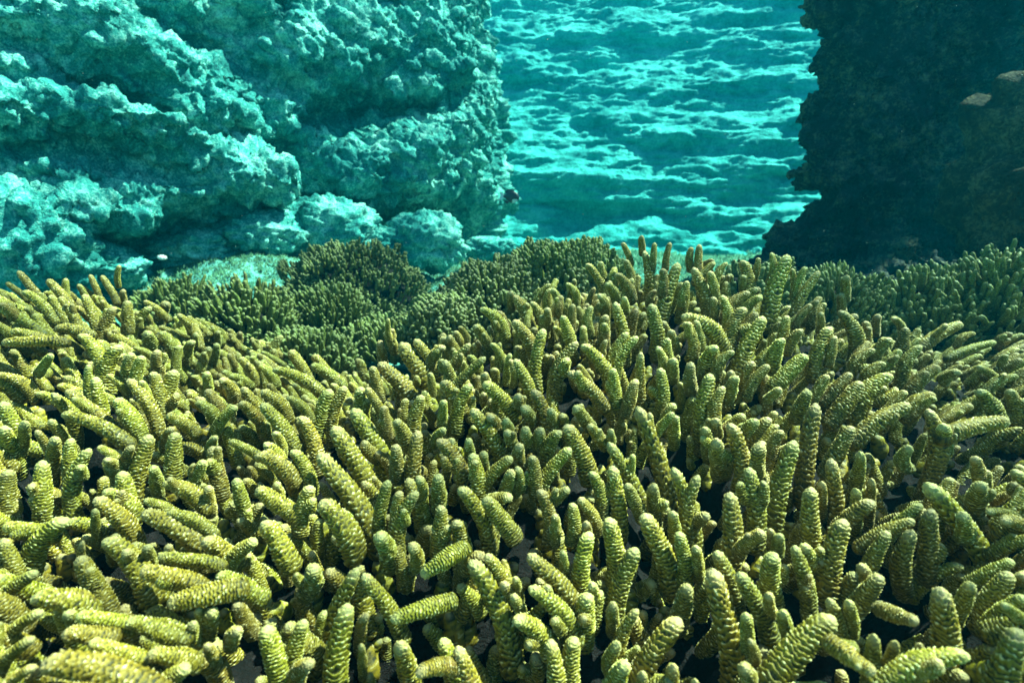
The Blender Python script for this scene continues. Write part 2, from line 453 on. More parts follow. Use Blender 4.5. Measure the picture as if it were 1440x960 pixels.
# ------------------------------------------------------------------ the traced branches: crop offset, then tip x y, base x y, width (4x pixels)
TRACE = [
((0,360), """100 85 250 270 55;35 150 130 210 40;370 125 365 210 45;505 105 545 200 40;670 50 665 130 35;570 110 640 220 45;695 190 690 250 45;
470 215 540 400 70;335 230 420 350 60;280 220 360 350 60;715 250 715 380 70;640 285 570 470 70;850 285 750 450 60;940 260 900 350 70;0 290 200 400 80;
130 200 280 330 70;190 325 270 430 70;145 290 200 340 50;10 490 300 450 80;310 400 490 420 80;60 420 210 430 70;450 440 560 620 90;290 555 220 600 60;
680 500 620 690 100;740 545 710 660 75;800 560 770 680 75;885 530 890 640 75;905 425 980 530 70;1010 500 1000 620 60;985 640 930 860 100;1085 480 1060 560 60;
1180 510 1130 640 60;1100 430 1100 470 40;1225 420 1220 470 40;1350 425 1340 480 40;860 650 900 840 90;720 690 860 920 80;790 700 830 780 60;540 680 560 820 90;
300 770 360 860 80;370 755 600 900 80;350 890 660 1010 90;275 920 360 950 70;650 800 760 960 100;10 820 60 960 100;1160 650 1160 730 60;1160 750 1240 880 80;
1110 815 1200 930 80;1240 690 1300 770 70;1350 820 1440 880 70;1330 840 1220 950 70;940 890 1080 960 80;1350 570 1430 680 60;820 430 860 510 90;500 610 490 720 60;
1220 490 1200 560 50"""),
((360,360), """1430 200 1440 260 50;1265 290 1380 420 70;1230 390 1290 450 60;740 350 750 430 35;140 445 100 610 70;95 640 320 730 70;190 530 270 660 70;320 555 400 640 60;
310 610 460 700 70;450 560 460 660 60;570 575 610 680 60;650 620 690 760 70;700 480 715 570 60;730 430 770 500 60;810 490 1010 820 110;890 470 1030 660 70;690 600 880 820 100;
1060 510 1000 580 60;1060 590 1070 670 70;1200 490 1100 640 60;1290 570 1110 700 60;1320 490 1380 590 50;1430 580 1440 680 50;1290 660 1300 700 60;1050 700 1150 830 90;
1210 720 1150 920 80;1280 710 1430 860 90;1060 810 1050 900 60;420 750 340 950 100;500 730 430 920 80;590 740 600 870 90;620 740 700 870 60;720 840 740 960 70;
930 780 900 960 80;175 790 290 890 60"""),
((720,320), """415 205 500 340 55;500 190 520 290 50;620 85 660 170 40;730 45 735 110 42;745 130 745 400 62;640 180 665 290 50;800 85 790 200 42;890 85 870 190 42;930 200 850 520 85;
850 230 850 340 60;1005 110 1010 200 48;1050 95 1065 240 52;1020 225 1090 440 70;1110 245 1135 380 60;1205 195 1160 300 45;1290 185 1300 370 78;1390 170 1370 250 42;
990 300 960 400 60;580 260 660 370 60;525 315 580 390 60;635 395 640 430 50;490 380 500 420 55;310 310 350 400 50;110 415 170 570 60;
10 380 90 530 70;200 450 195 530 55;345 430 335 540 55;280 495 330 620 70;440 440 450 560 60;400 550 410 640 50;180 570 150 840 75;10 520 110 680 80;580 420 620 590 75;
530 490 520 610 70;780 430 810 650 85;960 490 1160 640 95;970 530 1000 680 75;1030 520 1060 680 60;1130 390 1130 480 55;1185 380 1190 560 65;1330 360 1220 480 70;
1310 450 1240 640 90;1410 500 1290 780 100;650 590 550 750 65;700 610 600 800 75;525 630 525 700 45;725 700 730 820 60;360 640 270 880 85;390 660 530 840 80;
320 810 490 960 80;570 790 590 950 75;835 790 830 940 80;820 670 830 760 60;870 620 890 740 70;890 580 920 650 60;1140 670 1110 800 100;1240 690 1170 800 70;
1000 760 1010 870 80;910 740 910 800 70;1110 820 1080 1090 100;1350 750 1310 870 75;1440 770 1340 900 70;700 855 660 960 70;1260 840 1220 930 80;15 740 100 940 75;
1230 810 1220 850 60;370 770 430 830 45"""),
((1080,340), """20 60 10 170 45;105 75 20 400 105;135 150 140 260 40;205 140 160 270 45;285 165 160 370 60;445 190 440 280 60;415 290 420 360 55;410 385 470 590 90;110 415 80 530 65;
240 350 170 440 50;295 395 290 460 45;190 490 120 580 70;350 480 280 700 90;380 530 350 640 60;550 445 550 560 65;620 410 610 480 60;700 430 750 480 50;770 480 750 600 75;
850 580 770 760 80;1090 460 900 560 80;1160 510 1080 560 50;1280 565 1060 620 60;1370 510 1300 560 60;690 540 620 640 80;590 600 490 710 75;750 610 650 680 70;660 680 560 760 80;
80 540 40 680 90;220 640 60 770 100;70 830 10 850 60;340 750 260 850 70;470 740 340 850 80;530 790 380 960 110;680 740 530 950 120;960 700 820 810 90;1080 730 1010 760 70;
780 840 680 920 70;930 850 800 940 80;1140 910 1000 960 60;1180 830 1290 960 100;1350 830 1430 960 90;1400 750 1250 820 70;1180 700 1290 760 60;230 840 170 950 90"""),
((0,560), """140 130 110 200 80;200 180 270 220 60;10 160 60 270 110;230 350 230 620 110;310 220 280 320 90;400 225 390 400 85;500 280 430 560 100;550 270 650 320 60;600 340 640 430 80;
680 410 720 620 110;740 270 690 360 70;845 205 770 500 110;860 380 880 480 80;990 190 970 420 105;970 170 930 240 60;1190 270 1230 480 100;1150 350 1080 460 80;920 470 1120 580 100;
810 570 970 620 70;940 640 1160 720 80;1210 220 1180 250 60;1290 240 1430 290 60;1170 490 1180 590 70;800 640 1120 800 130;380 680 200 900 140;530 620 530 700 60;
590 790 800 1060 150;650 770 640 820 80;460 800 470 860 60;20 720 260 730 100;50 400 60 600 110"""),
((0,720), """440 250 580 480 130;210 330 -20 480 100;10 150 90 380 100;790 330 1080 380 130;890 250 1190 260 90;1150 150 1310 250 130;1440 150 1290 270 100;940 520 1300 400 150;
1220 350 1440 430 120;370 570 440 580 100;430 580 700 600 110;350 680 600 660 130;710 610 990 660 130;1200 550 1170 640 110;1320 510 1400 620 100;1080 620 1100 680 90;
1340 660 1300 700 100;1160 750 1200 780 80;240 850 800 1000 220;500 730 800 800 110;830 800 1060 800 130;1060 860 880 980 130;240 560 20 700 90;190 710 0 830 90;200 870 20 960 80;
700 220 760 280 90;830 190 850 260 80;950 190 960 240 70"""),
((360,540), """250 180 320 430 90;30 110 180 300 90;430 240 640 600 120;350 390 640 820 130;200 370 280 560 90;0 400 190 520 110;0 590 210 700 110;540 140 740 480 110;780 200 860 310 85;
790 340 790 480 85;905 260 890 560 95;1020 310 1150 550 100;1060 250 1010 300 60;1100 310 1110 380 70;1200 310 1205 380 65;1215 390 1240 600 95;1280 380 1290 460 70;
1440 410 1290 540 80;1440 490 1400 580 80;1215 140 1370 390 90;1310 180 1370 230 80;1410 200 1430 240 70;1410 270 1440 300 70;745 540 700 780 80;810 600 800 740 75;
910 520 910 590 70;900 600 820 850 100;1030 510 1030 650 95;1040 680 1020 870 95;1140 580 1260 720 100;1280 640 1430 800 110;1440 640 1320 640 80;100 270 130 360 60;
50 330 140 420 80;310 570 260 760 100;360 660 520 900 150;690 850 740 960 120;870 900 870 960 90;40 770 180 960 130;120 560 130 600 70"""),
((360,720), """570 310 400 560 110;510 510 470 940 150;600 350 750 460 100;620 580 590 650 80;590 740 590 770 60;270 600 220 860 110;310 840 240 960 120;50 640 100 880 140;
930 360 1140 180 110;760 610 1020 420 110;1200 270 1370 620 140;1180 210 1170 240 60;1290 240 1430 360 90;1130 760 1230 960 120;900 910 1070 780 110;800 740 860 780 140;
1390 400 1430 470 90"""),
((720,720), """90 240 350 500 110;100 420 320 650 110;10 600 170 700 120;10 470 50 540 80;15 370 40 420 60;440 110 420 370 110;540 30 570 300 120;450 400 460 460 80;430 460 410 660 130;
215 720 210 940 115;350 700 345 940 125;570 510 570 590 85;700 540 630 730 85;590 730 590 820 100;640 860 560 960 140;990 420 950 550 120;950 600 770 860 150;700 200 600 480 120;
735 10 870 320 130;935 110 960 320 95;1030 190 1050 300 80;1120 320 1230 900 160;1150 220 1250 500 110;1270 340 1430 640 120;1310 570 1330 700 90;1340 720 1340 800 70;
1300 870 1350 960 120;730 900 730 960 90;910 860 920 940 100;1030 940 1040 960 80;200 420 220 470 80;290 220 300 300 60;1420 110 1300 180 90"""),
((720,520), """115 110 180 390 90;30 140 40 200 70;60 210 70 270 80;80 330 90 390 80;155 330 165 410 85;220 220 240 300 70;350 210 430 280 80;300 310 410 540 110;330 440 180 620 85;
270 340 190 470 90;110 480 130 640 85;40 420 60 480 80;320 670 210 720 75;150 670 190 900 90;30 550 10 640 70;340 750 330 900 80;240 810 240 920 70;380 720 470 850 75;415 860 410 900 65;
560 540 590 830 100;440 570 480 750 80;540 410 730 700 85;640 640 720 760 80;800 640 810 760 90;900 550 1000 870 95;1040 590 1010 840 90;900 800 930 900 85;700 210 830 590 110;
700 60 650 190 75;770 240 780 330 60;430 310 510 380 70;560 340 560 380 60;910 240 820 290 60;1180 90 1160 270 80;1220 300 1260 560 110;1150 390 1170 450 100;1380 290 1280 330 90;
1150 280 1160 330 80;1080 330 1110 370 80;1330 550 1360 880 110;1400 410 1410 560 100;1225 690 1210 1040 125"""),
((1080,540), """150 320 50 700 120;270 110 220 500 110;350 420 380 660 100;240 580 260 860 115;200 910 260 990 100;300 550 310 620 70;430 760 360 1080 140;600 660 450 740 110;820 760 600 790 90;
680 830 570 950 100;790 110 540 260 110;930 50 800 150 90;480 240 370 360 100;910 140 900 460 110;980 230 990 330 100;790 350 800 410 90;1350 210 1040 260 120;1150 120 990 190 70;
1160 410 1210 530 90;1200 560 1170 680 120;1400 480 1400 700 130;880 560 1280 1130 150;920 700 920 900 120;800 820 800 980 120;1320 770 1440 800 100;1230 720 1400 730 70;860 670 720 720 90;
520 380 510 460 80;580 530 590 580 70;490 590 500 640 80;70 850 60 900 80;10 820 20 860 60"""),
((1080,720), """30 230 40 430 130;150 190 220 480 100;10 460 30 510 80;90 560 110 600 90;520 300 520 350 100;840 620 700 430 110;640 360 500 480 130;340 490 440 600 100;450 500 470 580 90;
370 590 60 900 190;600 910 380 700 130;590 690 600 760 110;720 730 690 790 90;970 430 980 680 170;1150 400 1080 500 110;1320 520 1440 540 80;1420 660 1300 960 200;
1120 790 700 920 150;850 740 900 780 90"""),
]

NEAR_BR = []      # base, tip, radius, bend, hint
SEG2D = []
for (ox, oy), txt in TRACE:
    for item in txt.replace('\n', '').split(';'):
        a = [float(q) for q in item.split()]
        tx, ty, bx, by, w = ox + a[0] / 4, oy + a[1] / 4, ox + a[2] / 4, oy + a[3] / 4, a[4] / 4
        tip, dt = hit(tx, ty)
        _, db = hit(bx, by)
        L2 = math.hypot(tx - bx, ty - by)
        dep = 0.5 * (dt + min(db, dt + .05))
        rad = w * .425 * dt / F
        u = (tx - 720) / F; v = (480 - ty) / F
        st = math.sqrt(1 + u * u + v * v)
        rad /= st ** .5
        lean = L2 * dt / F
        # the base sits lower and, where the branch is seen short, further from the eye
        need = max(lean, rad * 4.2)
        dd = math.sqrt(max(need ** 2 - lean ** 2, 0)) + .006
        db2 = min(max(db, dt - .35 * lean), dt + .02) * .5 + dt * .5 + dd
        base = P(bx, by, db2)
        hb = float(hollow(base[0], base[1]))
        base = base + (base - tip) * (.30 + .35 * hb) + np.array([0, 0, -.008 - .035 * hb])
        cx = (tx + bx) / 2
        sgn = 1 if tx > bx else -1
        hint = (-sgn * .3 * 0 + (bx - tx) * .02, .1, 1.0)
        if abs(tx - bx) < 6:
            hint = (random.uniform(-1, 1), -.3, .1)
        bend = 0 if L2 < 2.2 * w and random.random() < .5 else (1 if random.random() < .6 else 2)
        NEAR_BR.append((base, tip, rad, bend, hint))
        SEG2D.append((tx, ty, bx, by, w))
SEG2D = np.array(SEG2D)

def seg_dist(px, py):
    a = SEG2D[:, :2]; b = SEG2D[:, 2:4]
    p = np.array([px, py])
    ab = b - a
    t = np.clip(((p - a) * ab).sum(1) / ((ab ** 2).sum(1) + 1e-6), 0, 1)
    d = np.linalg.norm(a + ab * t[:, None] - p, axis=1)
    return (d - SEG2D[:, 4] * .5).min()

def lumps(x, y):
    return fbm(np.array([x * 11., y * 11., 3.3]), 2, 77)

# fillers: the branches between, mostly lower than the traced ones
step = .0165
UNDER = []
OUTLY = []      # the reef beyond the frame's edges
fstate = random.Random(5)
for gy in np.arange(.10, 1.12, step):
    for gx in np.arange(-1.25, 1.25, step):
        x = gx + random.uniform(-.5, .5) * step
        y = gy + random.uniform(-.5, .5) * step
        z = float(H(x, y))
        px, py, d = proj([x, y, z])
        if d < .15 or px < -90 or px > 1530 or py > 1080 or py < 300:
            if fstate.random() < .5 and (d < .15 or py > 300) and abs(x) < 1.22 and y < 1.05:
                o_ = np.array([(x - .04) * 1.0 + fstate.gauss(0, .28), fstate.gauss(0, .28) - .05, .8]); o_ /= np.linalg.norm(o_)
                tp = np.array([x, y, z - fstate.uniform(0, .03)])
                r_o = fstate.uniform(.0045, .0075)
                OUTLY.append((tp - o_ * r_o * fstate.uniform(7, 11), tp, r_o))
            continue
        big = 0.45 + .55 * min(1.0, d / .5)
        if random.random() > (0.62 if d > .45 else .88):
            if d > .45 and d < .85:
                pass
            continue
        hol = float(hollow(x, y))
        sdst = seg_dist(px, py)
        # the front slope of another crest hides what lies behind it
        if sdst < -2:
            if random.random() < .3:
                continue
            drop = random.uniform(.038, .075)
        elif sdst < 9:
            if random.random() < .2:
                continue
            drop = random.uniform(.022, .050)
        else:
            drop = random.uniform(-.002, .014)
        if d > .62:
            drop *= .9
        drop += hol * .055 + max(0., .055 * float(lumps(x, y)))
        if hol > .5 and random.random() < .8:
            continue
        out = np.array([(x - .04) * 1.25, (y - .55) * .4, .85])
        out[0] += random.gauss(0, .26); out[1] += random.gauss(0, .26)
        out /= np.linalg.norm(out)
        rad = random.uniform(.0040, .0066) * (1.0 if d > .3 else .95)
        ln = rad * random.uniform(6, 10.5)
        tip = np.array([x, y, z - drop])
        NEAR_BR.append((tip - out * ln, tip, rad, None, (-out[0], -out[1], 1.0) if random.random() < .6 else None))

# ------------------------------------------------------------------ reef colonies: nearest seed takes each branch and its patch of base
SEEDS = [
 (80,420,'yellow-green finger coral colony on the raised left shoulder, long fingers reaching toward the cliff'),
 (235,480,'finger coral colony of short upright fingers just below the dark-hearted bushy corals, left of centre'),
 (110,625,'finger coral colony around the black hollow at the left edge, thick fingers arching over it'),
 (90,860,'very thick ribbed finger coral lying almost flat in the bottom left corner'),
 (330,640,'finger coral colony with left-tilted fingers between the left black hollow and the picture middle'),
 (300,880,'finger coral colony with fat knobbly fingers at the bottom, right of the bottom left corner'),
 (430,540,'finger coral colony of slim fingers in the low saddle below the brown bushy dome'),
 (500,690,'finger coral colony with the longest parallel fingers swept up and left'),
 (580,860,'finger coral colony round the big black hollow at the bottom, one finger lying across it'),
 (620,510,'finger coral colony with curved yellow fingers on the left flank of the central crest'),
 (730,620,'dense finger coral colony in the very middle, pale scaly tips over pinkish rock'),
 (790,450,'finger coral colony on the crest just in front of the dense fine-branched coral'),
 (950,400,'tallest finger coral colony crowning the crest, upright fingers against the blue water'),
 (940,560,'finger coral colony on the near slope of the crest, above the central black hollow'),
 (820,860,'finger coral colony at the bottom centre with two upright round-tipped fingers side by side'),
 (1100,400,'finger coral colony at the right end of the crest with one thick finger leaning right'),
 (1050,640,'finger coral colony right of the central black hollow with stout upright fingers'),
 (1030,840,'finger coral colony with pink-tipped finger and long stacked fingers, bottom right of centre'),
 (1210,480,'finger coral colony with parallel fingers slanting up to the right, below the shaded rock wall'),
 (1370,500,'finger coral colony with flattened fingers sweeping right at the right edge'),
 (1250,650,'finger coral colony overhanging the large black hollow on the right'),
 (1180,880,'finger coral colony with one very fat ribbed finger near the bottom, right of centre'),
 (1380,830,'finger coral colony in the bottom right corner with one huge curved finger'),
]
seed_xy = np.array([hit(s[0], s[1])[0][:2] for s in SEEDS])
X = np.linspace(-1.35, 1.35, 420)
Y = np.linspace(.03, 1.38, 230)
GX, GY = np.meshgrid(X, Y, indexing='ij')
GZ = H(GX, GY)
pp = np.stack([GX, GY, GZ], -1)
hol = hollow(GX, GY)
edge = np.clip((GY - .95) / .3, 0, 1) + np.clip((np.abs(GX) - 1.05) / .3, 0, 1)
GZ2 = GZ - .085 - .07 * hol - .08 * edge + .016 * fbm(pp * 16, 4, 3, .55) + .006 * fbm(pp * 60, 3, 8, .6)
base_v = np.stack([GX, GY, GZ2], -1).reshape(-1, 3)
base_f = grid_faces(len(X), len(Y))
fc = base_v[base_f].mean(1)
warp = np.stack([.03 * noise(fc * 9, 31), .03 * noise(fc * 9, 32)], 1)
own = np.argmin(np.linalg.norm((fc[:, None, :2] + warp[:, None]) - seed_xy[None], axis=2), axis=1)

def sub_mesh(name, v, f, origin, attrs=None):
    u, inv = np.unique(f, return_inverse=True)
    return mesh_from(name, v[u] - np.asarray(origin), inv.reshape(f.shape))

colony = []
for i, (sx, sy, lab) in enumerate(SEEDS):
    c = seed_xy[i]
    e = bpy.data.objects.new('finger_coral_colony', None)
    COL.objects.link(e)
    e.empty_display_size = .03
    e.location = (c[0], c[1], float(H(c[0], c[1])) - .06)
    thing(e, lab, 'coral', 'finger coral colonies covering the reef in front')
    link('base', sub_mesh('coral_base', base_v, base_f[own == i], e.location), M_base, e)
    colony.append(e)
count = [0] * len(SEEDS)
for base, tip, rad, bend, hint in NEAR_BR:
    mid = np.asarray(base) * .7 + np.asarray(tip) * .3
    i = int(np.argmin(np.linalg.norm(seed_xy - mid[:2], axis=1)))
    if count[i] >= 298:
        continue
    count[i] += 1
    put_branch(colony[i], Matrix.Translation(-colony[i].location), NEAR, base, tip, rad, bend, hint)
for base, tip, rad, bend, hint in NEAR_BR:
    if rad < .0045 or random.random() > .42 or float(hollow(base[0], base[1])) > .5:
        continue
    base = np.asarray(base); tip = np.asarray(tip)
    i = int(np.argmin(np.linalg.norm(seed_xy - (base * .7 + tip * .3)[:2], axis=1)))
    ax = tip - base; ln = np.linalg.norm(ax); ax /= ln
    for k in range(random.choice((1, 1, 2))):
        sd_ = RNG.normal(0, 1, 3); sd_ -= ax * (sd_ @ ax); sd_ /= np.linalg.norm(sd_)
        if sd_[2] < -.2:
            sd_ = -sd_
        a = random.uniform(.35, .9)
        d_ = ax * math.cos(a) + sd_ * math.sin(a)
        st_ = base + ax * ln * random.uniform(.3, .62)
        l_ = min(ln * random.uniform(.22, .45), rad * 5.5)
        l_ = max(l_, rad * 2.4)
        r_ = rad * random.uniform(.55, .85)
        ob = put_branch(colony[i], Matrix.Translation(-colony[i].location), NEAR, st_, st_ + d_ * l_, r_, None, tuple(-ax))
        ob.name = 'side_branch'
protos = [branch_arrays(8.2, b, 950 + k, 12, 3, .2, .6) for k, b in enumerate((.03, .07, .12))]
byc = {}
for b_, t_, r_ in OUTLY:
    byc.setdefault(int(np.argmin(np.linalg.norm(seed_xy - b_[:2], axis=1))), []).append((b_, t_, r_))
for i, lst in byc.items():
    V, Fc, R, A, off = [], [], [], [], 0
    org = np.array(colony[i].location)
    for k, (b_, t_, r_) in enumerate(lst):
        pv, pf, pa = protos[k % 3]
        m_ = np.array(branch_matrix(b_, t_, r_, 8.2, (fstate.uniform(-1, 1), fstate.uniform(-1, 1), .3)))
        V.append(pv @ m_[:3, :3].T + m_[:3, 3] - org); Fc.append(pf + off); off += len(pv)
        R.append(pa['relief']); A.append(pa['along'])
    link('outlying_branches', mesh_from('outlying_branches', np.vstack(V), np.vstack(Fc), {'relief': np.concatenate(R), 'along': np.concatenate(A)}), M_coral, colony[i])['kind'] = 'stuff'
# short dark stubs of the understorey, rooted on the old coral base between the tall branches
uproto = [branch_arrays(3.2, .03 + .03 * k, 970 + k, 8, 2, .22, .7) for k in range(3)]
zi = np.random.default_rng(12)
ubc = {}
for k in range(7000):
    ix = int(zi.integers(0, len(X))); iy = int(zi.integers(0, len(Y)))
    c_ = np.array([GX[ix, iy], GY[ix, iy], GZ2[ix, iy]])
    px, py, d = proj(c_)
    if d < .16 or px < -60 or px > 1500 or py > 1150 or d > .85:
        continue
    if hollow(c_[0], c_[1]) > .35 or lumps(c_[0], c_[1]) > .25:
        continue
    ubc.setdefault(int(np.argmin(np.linalg.norm(seed_xy - c_[:2], axis=1))), []).append(c_)
nu_ = 0
for i, lst in ubc.items():
    V, Fc, R, A, off = [], [], [], [], 0
    org = np.array(colony[i].location)
    for k, c_ in enumerate(lst):
        o_ = np.array([c_[0] * .8 + zi.normal(0, .35), zi.normal(0, .35), .9]); o_ /= np.linalg.norm(o_)
        r_ = zi.uniform(.0045, .0075); l_ = r_ * zi.uniform(1.8, 4.2)
        pv, pf, pa = uproto[k % 3]
        m_ = np.array(branch_matrix(c_ - o_ * .008, c_ + o_ * l_, r_, 3.2, (zi.uniform(-1, 1), zi.uniform(-1, 1), .3)))
        V.append(pv @ m_[:3, :3].T + m_[:3, 3] - org); Fc.append(pf + off); off += len(pv); nu_ += 1
        R.append(pa['relief']); A.append(pa['along'])
    link('understorey_stubs', mesh_from('understorey_stubs', np.vstack(V), np.vstack(Fc), {'relief': np.concatenate(R), 'along': np.concatenate(A)}), M_coral, colony[i])['kind'] = 'stuff'
print('outlying', len(OUTLY), 'stubs', nu_)
print('branches per colony', count, sum(count))

# ------------------------------------------------------------------ corals further back: mounds of finer branches
def mound(name, label, cx, cy, cz, rx, ry, h, rad, ln, n, table, mat, lean=(0, 0, 0), up=.8, jitter=.22, lump=.12, sd=1, keep=290, cat='coral', group='bushy corals behind the front reef'):
    rg = np.random.default_rng(sd); rr = random.Random(sd)
    e = bpy.data.objects.new(name, None)
    COL.objects.link(e)
    e.location = (cx, cy, cz)
    thing(e, label, cat, group)
    nu, nv = 72, 30
    th = np.linspace(0, 2 * np.pi, nu, endpoint=False)
    ph = np.linspace(-.25, np.pi / 2, nv)
    T, Q = np.meshgrid(th, ph, indexing='ij')
    def surf(T, Q, shrink=1.0):
        s = np.stack([np.cos(T) * np.cos(Q), np.sin(T) * np.cos(Q), np.sin(Q)], -1)
        k = 1 + lump * fbm(s * 2.6 + sd * 3.1, 3, sd, .6)
        return s, s * np.array([rx, ry, h]) * (k * shrink)[..., None] if np.ndim(k) else s * np.array([rx, ry, h]) * k * shrink
    s, v = surf(T, Q, .80)
    v = v + s * (.006 * fbm(v * 60, 3, sd + 4))[..., None]
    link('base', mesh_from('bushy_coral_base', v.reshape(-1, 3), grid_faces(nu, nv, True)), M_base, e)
    cand = []
    for k in range(n):
        q = math.asin(rr.uniform(-.05, 1))
        t = rr.uniform(0, 2 * math.pi)
        s, p = surf(np.array([t]), np.array([q]), 1.0)
        s, p = s[0], p[0]
        nrm = s / np.array([rx, ry, h]); nrm /= np.linalg.norm(nrm)
        d = nrm * .95 + np.array([0, 0, up]) + np.array(lean) + rg.normal(0, jitter, 3)
        d /= np.linalg.norm(d)
        l = ln * rr.uniform(.65, 1.2)
        tip = p + d * l * .55 + nrm * rr.uniform(-.004, .004)
        wp = tip + np.array([cx, cy, cz])
        face = nrm @ (-wp / np.linalg.norm(wp))
        cand.append((face, tip - d * l, tip, rad * rr.uniform(.8, 1.2)))
    cand.sort(key=lambda q: -q[0])
    for f_, b_, t_, r_ in cand[:keep]:
        put_branch(e, Matrix.Identity(4), table, b_, t_, r_, rng=rr)
    rest = cand[keep:]
    if rest:
        V, Fc, R, A = [], [], [], []
        proto = [branch_arrays(6.2, b, 900 + sd + k, 6, 1, .25, .8) for k, b in enumerate((.03, .08, .12))]
        off = 0
        for k, (f_, b_, t_, r_) in enumerate(rest):
            pv, pf, pa = proto[k % 3]
            m = np.array(branch_matrix(b_, t_, r_, 6.2, (rr.uniform(-1, 1), rr.uniform(-1, 1), .3)))
            V.append(pv @ m[:3, :3].T + m[:3, 3])
            Fc.append(pf + off); off += len(pv)
            R.append(pa['relief']); A.append(pa['along'])
        me = mesh_from('fine_branches', np.vstack(V), np.vstack(Fc), {'relief': np.concatenate(R), 'along': np.concatenate(A)})
        o = link('fine_branches', me, mat, e)
        o['kind'] = 'stuff'
    return e

def at(px, py, d, dz=0):
    p = P(px, py, d)
    return p[0], p[1], p[2] + dz

MOUNDS = [
 # pixel of the top, depth, rx, ry, h, radius, length, n, table, mat, lump, label
 (478,350,1.55,.235,.20,.25,.0040,.028,4200,FINE,M_coral_fine,.30,'large brown-green bushy coral dome of very fine branches under the pale cliff'),
 (456,403,1.25,.105,.09,.11,.0038,.046,620,FAR,M_coral_back,.16,'small round tuft of spiky green coral in front of the brown dome'),
 (330,400,1.12,.115,.10,.13,.0042,.046,700,FAR,M_coral_back,.26,'spiky green coral bush with dark underside, left of the brown dome'),
 (235,398,1.20,.10,.10,.12,.0040,.042,600,FAR,M_coral_back,.26,'low green coral bush below the white shell on the seabed'),
 (420,470,1.00,.10,.07,.06,.0042,.040,420,FAR,M_coral_back,.2,'low spiky coral patch in the dip below the small round tuft'),
 (560,448,1.10,.13,.09,.06,.0040,.040,560,FAR,M_coral_back,.2,'low green coral patch filling the valley right of the round tuft'),
 (800,340,1.22,.19,.20,.17,.0044,.034,2400,FINE,M_coral_back,.2,'dense dark green coral thicket of fine upright branches behind the crest'),
 (690,372,1.15,.13,.13,.15,.0042,.028,1500,FINE,M_coral_fine,.22,'knobbly brown-green coral slope running down to the green valley'),
 (620,418,1.05,.08,.09,.09,.0042,.026,800,FINE,M_coral_fine,.22,'small fine-branched brown coral hump at the valley end of the knobbly slope'),
 (1200,384,1.05,.12,.11,.11,.0040,.054,700,FAR,M_coral_back,.2,'green finger coral clump at the foot of the shaded rock wall'),
 (1330,388,1.00,.13,.12,.14,.0044,.052,760,FAR,M_coral_back,.25,'broad green finger coral clump in the dim light right of the crest'),
 (1440,364,.95,.13,.13,.18,.0046,.054,760,FAR,M_coral_back,.25,'rounded green finger coral clump at the right edge beneath the shaded wall'),
 (1080,372,1.15,.15,.10,.09,.0050,.04,500,FAR,M_coral_back,.2,'half-hidden green coral clump just behind the tallest fingers'),
]
for k, (px, py, d, rx, ry, h, rad, ln, n, tb, mt, lu, lab) in enumerate(MOUNDS):
    p = P(px, py, d)
    mound('bushy_coral', lab, p[0], p[1] + ry * .3, p[2] - h - ln * .35, rx, ry, h, rad, ln, n, tb, mt, sd=20 + k, lump=lu)

# ------------------------------------------------------------------ cliffs
def spline(pts, n, smap=None):
    pts = np.array(pts, float)
    d = np.concatenate([[0], np.cumsum(np.linalg.norm(np.diff(pts, axis=0), axis=1))])
    s = np.linspace(0, d[-1], n)
    if smap is not None:
        s = np.interp(np.linspace(0, 1, n), *smap) * d[-1]
    out = np.empty((n, 2))
    P_ = np.vstack([2 * pts[0] - pts[1], pts, 2 * pts[-1] - pts[-2]])
    idx = np.clip(np.searchsorted(d, s, side='right') - 1, 0, len(pts) - 2)
    t = ((s - d[idx]) / (d[idx + 1] - d[idx]))[:, None]
    p0, p1, p2, p3 = P_[idx], P_[idx + 1], P_[idx + 2], P_[idx + 3]
    return .5 * (2 * p1 + (p2 - p0) * t + (2 * p0 - 5 * p1 + 4 * p2 - p3) * t ** 2 + (3 * p1 - p0 - 3 * p2 + p3) * t ** 3), s

